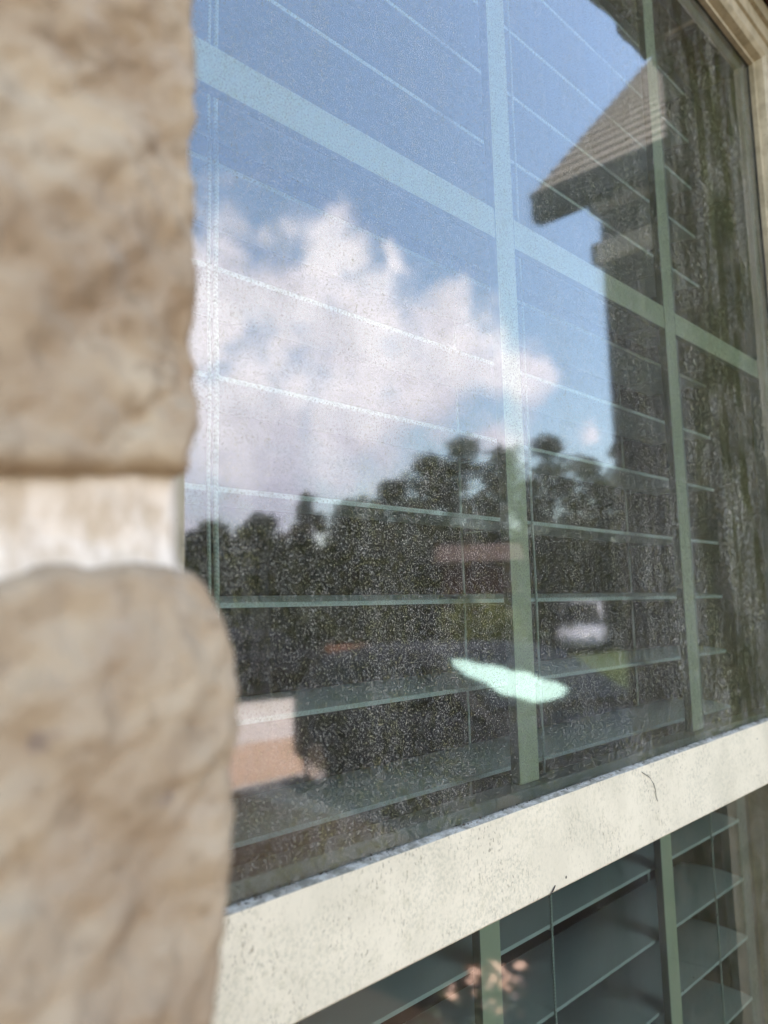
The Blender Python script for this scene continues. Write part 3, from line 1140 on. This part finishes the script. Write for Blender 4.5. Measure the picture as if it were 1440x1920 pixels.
leaf_cloud(hm, (0, 0, 1.1), (1.3, 1.3, 1.15), 900, 0.13, rn)
o = hm.build('yellow_shrub', M['leaf_yellow'])
o.location = at(36.6, 25, GZ)
tag(o, 'yellow green shrub in front of the reflected house across the street', 'shrub')

# house across the street
far_o = at(36.6, 28.5)
far = empty('far_garage', 'small brick garage with a pinkish roof across the street, behind the yellow green shrub', 'garage', far_o, rz=R(-36.6))
M['far_wall'] = mat('far_brick_wall', (0.11, 0.05, 0.04), 0.9, 0.1)
M['far_roof'] = mat('far_pink_roof', (0.07, 0.047, 0.040), 0.9, 0.1)
b = MB()
b.box((0, -1.3, 0), (6, 1.3, 3.3))
b.build('wall', M['far_wall'], far)
b = MB()
b.prism([(-0.5, 3.35), (3, 4.2), (6.5, 3.35)], -1.6, 1.6, 'y')
b.build('roof', M['far_roof'], far)
for yy in (-1.2, 0.4):
    b = MB()
    b.box((-0.03, yy, 1.0), (-0.002, yy + 0.9, 2.2))
    b.build('window', M['car_glass'], far)


# ---- cars
def loft(profile_fn, xs, n=20):
    """sections across a car body: profile_fn(x) gives list of (y, z)"""
    V, F = [], []
    for x in xs:
        V += [(x, y, z) for y, z in profile_fn(x)]
    n = len(profile_fn(xs[0]))
    for s in range(len(xs) - 1):
        for k in range(n):
            F.append((s * n + k, s * n + (k + 1) % n, (s + 1) * n + (k + 1) % n, (s + 1) * n + k))
    F += [tuple(range(n))[::-1], tuple((len(xs) - 1) * n + k for k in range(n))]
    return V, F


def make_car(name, label, loc, rz, paint, glint, van=False):
    """rear at x=0, nose at x=4.6"""
    root = empty(name, label, 'van' if van else 'car', loc, rz=rz)
    belt = [(0.0, 0.78), (0.15, 0.98), (1.0, 1.0), (3.1, 0.98), (3.6, 0.92), (4.3, 0.78), (4.6, 0.60)]
    wid = [(0.0, 0.74), (0.2, 0.88), (1.2, 0.92), (3.4, 0.91), (4.2, 0.84), (4.6, 0.68)]

    def body(x):
        h, w = interp(belt, x), interp(wid, x)
        return [(-w * 0.86, 0.22), (-w, 0.34), (-w, 0.62), (-w * 0.985, h - 0.10), (-w * 0.90, h), (0, h + 0.035), (w * 0.90, h), (w * 0.985, h - 0.10), (w, 0.62), (w, 0.34), (w * 0.86, 0.22)]
    V, F = loft(body, [0, 0.06, 0.2, 0.5, 1, 1.6, 2.2, 2.8, 3.2, 3.6, 4.0, 4.3, 4.5, 4.6])
    mb = MB()
    mb.v, mb.f = V, F
    mb.build('body', M[paint], root, smooth=True)
    if van:
        roof = [(0.05, 1.85), (2.9, 1.90), (3.15, 1.86)]
        x_f, x_w, x_r = 0.05, 3.15, 3.75
    else:
        roof = [(0.55, 1.36), (1.2, 1.44), (2.0, 1.45), (2.55, 1.40)]
        x_f, x_w, x_r = 0.10, 2.55, 3.35
    xs_ = [x_f, roof[0][0] + 0.01] + [r[0] for r in roof[1:]] + [x_r]
    low_z = 0.96

    def cabin(x):
        if x <= roof[0][0]:
            t = (x - x_f) / max(0.02, roof[0][0] - x_f)
            z = low_z + 0.04 + (roof[0][1] - low_z - 0.04) * min(1, t + (0.9 if van else 0))
        elif x >= x_w:
            z = roof[-1][1] + (low_z + 0.02 - roof[-1][1]) * (x - x_w) / (x_r - x_w)
        else:
            z = interp(roof, x)
        t = (z - low_z) / 0.5
        w0 = interp(wid, x) * 0.93
        w1 = w0 - 0.17 * min(1, t) * (0.5 if van else 1)
        return [(-w0, low_z - 0.05), (-(w0 + w1) / 2, (low_z + z) / 2), (-w1, z - 0.05), (-w1 * 0.85, z), (0, z + 0.02), (w1 * 0.85, z), (w1, z - 0.05), ((w0 + w1) / 2, (low_z + z) / 2), (w0, low_z - 0.05)]
    V, F = loft(cabin, xs_)
    mb = MB()
    mb.v, mb.f = V, F
    mb.build('cabin', M[paint], root, smooth=True)
    # windscreen, sitting just proud of the cabin's front slope
    d = Vector((x_r - x_w, 0, low_z + 0.02 - roof[-1][1]))
    nrm = Vector((-d.z, 0, d.x)).normalized() * 0.012
    a0 = Vector((x_w, 0, roof[-1][1])) + d * 0.06 + nrm * 2.2
    a1 = Vector((x_w, 0, roof[-1][1])) + d * 0.93 + nrm * 2.2
    mb = MB()
    q = [Vector((a0.x, -0.62, a0.z)), Vector((a0.x, 0.62, a0.z)), Vector((a1.x, 0.76, a1.z)), Vector((a1.x, -0.76, a1.z))]
    mb.v = [tuple(p) for p in q] + [tuple(p - nrm) for p in q]
    mb.f = [(0, 1, 2, 3), (7, 6, 5, 4), (0, 4, 5, 1), (1, 5, 6, 2), (2, 6, 7, 3), (3, 7, 4, 0)]
    ws = mb.build('windscreen', M['car_glass'], root)
    if glint:  # bright shape added on the windscreen as its glint
        mb = MB()
        out = [(0.10, 0.66), (0.16, 0.52), (0.24, 0.46), (0.30, 0.30), (0.42, 0.22), (0.46, 0.08), (0.62, 0.02), (0.70, -0.10), (0.82, -0.12), (0.93, 0.02), (0.97, 0.20), (0.98, 0.34), (0.86, 0.44), (0.80, 0.56), (0.58, 0.58), (0.44, 0.68), (0.24, 0.70)]
        ax = (a1 - a0)
        pts = [a0 + ax * u + Vector((0, v, 0)) + nrm * (1.0 + 2.0 * u * (1 - u)) for u, v in out]
        mb.v = [tuple(p) for p in pts] + [tuple(p - nrm * 0.6) for p in pts]
        n_ = len(out)
        mb.f = [tuple(range(n_)), tuple(range(2 * n_ - 1, n_ - 1, -1))] + [(k, (k + 1) % n_, n_ + (k + 1) % n_, n_ + k) for k in range(n_)]
        mb.build('glint_patch', M['glint_patch'], ws)
    for s in (-1, 1):
        for (xa, xb) in (((0.75, 1.6), (1.68, 2.5)) if not van else ((2.3, 3.0),)):
            mb = MB()
            y0, y1 = s * 0.872, s * 0.775
            zt = 1.32 if not van else 1.65
            zb = 1.0
            pts = [(xa, y0, zb), (xb, y0, zb), (xb - 0.05, y1 + s * 0.02, zt), (xa + 0.1, y1 + s * 0.02, zt)]
            mb.v = pts + [(p[0], p[1] - s * 0.05, p[2]) for p in pts]
            mb.f = [(0, 1, 2, 3), (7, 6, 5, 4), (0, 4, 5, 1), (1, 5, 6, 2), (2, 6, 7, 3), (3, 7, 4, 0)]
            mb.build('side_window', M['car_glass'], root)
        for x in (0.85, 3.7):
            mb = MB()
            mb.tube([(x, s * 0.70, 0.33), (x, s * 0.93, 0.33)], 0.33, 20)
            wh = mb.build('wheel', M['tyre'], root)
            mb = MB()
            mb.tube([(x, s * 0.90, 0.33), (x, s * 0.945, 0.33)], 0.2, 14)
            mb.build('rim', M['chrome'], wh)
        mb = MB()
        mb.box((-0.03, s * 0.50 - 0.16, 0.66), (0.10, s * 0.50 + 0.20, 0.84))
        mb.build('tail_light', M['tail'], root, bevel=0.02)
        mb = MB()
        mb.box((4.42, s * 0.52 - 0.14, 0.56), (4.62, s * 0.52 + 0.14, 0.68))
        mb.build('headlight', M['chrome'], root, bevel=0.02)
    mb = MB()
    mb.box((-0.05, -0.7, 0.32), (0.05, 0.7, 0.5))
    mb.build('bumper', M[paint], root, bevel=0.02)
    return root


ang = math.atan2(0.968, -0.25)
make_car('parked_car', 'dark car parked on the driveway, mirrored large in the lower part of the glass', (5.60 + 0.968 * 0.92, -6.55 + 0.25 * 0.92, GZ + 0.012), ang, 'car_paint', True)
p = at(29.4, 35.0)
make_car('parked_van', 'pale grey van parked across the street, small and faint in the reflection', (p.x, p.y, GZ + .02), R(155), 'white_paint', False, van=True)
p = at(56.5, 17.0)
make_car('small_parked_car', 'dark distant car parked by the hedge at the left of the reflection', (p.x - 1, p.y - 0.2, GZ + .02), R(8), 'car_paint', False)

# two low bowls added for the orange sunlit patches by the hedge
pl = MB()
NN = 16
rad = [(0.0, 0.0), (0.34, 0.0), (0.46, 0.28), (0.50, 0.30), (0.50, 0.36), (0.44, 0.36), (0.42, 0.30), (0.0, 0.28)]
for j in range(NN):
    a = 2 * math.pi * j / NN
    for r_, z_ in rad:
        pl.v.append((r_ * math.cos(a) * 1.0, r_ * math.sin(a), z_))
nr = len(rad)
for j in range(NN):
    for k in range(nr - 1):
        a = j * nr + k
        b2 = ((j + 1) % NN) * nr + k
        pl.f.append((a, b2, b2 + 1, a + 1))
pme = pl.mesh('lit_patch', M['lit_orange'])
for az, lab in ((46.4, 'low orange bowl added for the left sunlit patch by the reflected hedge'), (44.7, 'low orange bowl added for the right sunlit patch by the reflected hedge')):
    o = link('lit_patch', pme)
    o.location = at(az, 14.5, GZ + 1.0)
    o.scale = (0.62, 0.62, 0.45)
    st = MB()
    st.box((-0.3, -0.3, -1.0), (0.3, 0.3, -0.002))
    st.build('lit_patch_base', M['house_wall'], o)
    tag(o, lab, 'lit_patch', 'bowls added for sunlit patches by the hedge')

# shrub with sunlit pink leaves below the window
sp = Vector((2.41, -1.44, GZ))
shrub = empty('pink_shrub', 'small shrub with sunlit pinkish leaves, mirrored in the lower pane', 'shrub', tuple(sp))
rn = random.Random(9)
lm = MB()


def oval_leaf(mb, p, a, b_, L, Wd):
    pts = []
    for t, w_ in ((0, 0), (0.25, 0.8), (0.55, 1), (0.82, 0.65), (1, 0)):
        pts.append((t, w_))
    c = [p + a * L * t for t, _ in pts]
    n_ = a.cross(b_)
    ring = [c[0]] + [c[k] + b_ * Wd * pts[k][1] + n_ * Wd * 0.15 for k in (1, 2, 3)] + [c[4]] + [c[k] - b_ * Wd * pts[k][1] + n_ * Wd * 0.15 for k in (3, 2, 1)]
    mb.quad(*ring)


for k in range(46):
    p = Vector((rn.gauss(0, 0.055), rn.gauss(0, 0.055), 0.50 + rn.gauss(0, 0.03)))
    a = Vector((rn.gauss(0, 1), rn.gauss(0, 1), rn.uniform(-0.2, 0.8))).normalized()
    b_ = a.orthogonal().normalized()
    oval_leaf(lm, p, a, b_, rn.uniform(0.035, 0.06), rn.uniform(0.010, 0.018))
lm.build('pink_leaves', M['leaf_pink'], shrub)
lm = MB()
for k in range(420):
    p = Vector((rn.gauss(0, 0.10), rn.gauss(0, 0.10), rn.uniform(0.08, 0.46)))
    a = Vector((rn.gauss(0, 1), rn.gauss(0, 1), rn.uniform(-0.2, 0.8))).normalized()
    oval_leaf(lm, p, a, a.orthogonal().normalized(), rn.uniform(0.03, 0.06), rn.uniform(0.010, 0.016))
lm.build('green_leaves', M['leaf'], shrub)
lm = MB()
for k in range(7):
    a = rn.uniform(0, 6.28)
    lm.tube([(0, 0, 0), (math.cos(a) * 0.06, math.sin(a) * 0.06, 0.25), (math.cos(a) * 0.1, math.sin(a) * 0.1, 0.50)], [0.006, 0.004, 0.002], 5)
lm.build('stem', M['bark'], shrub)
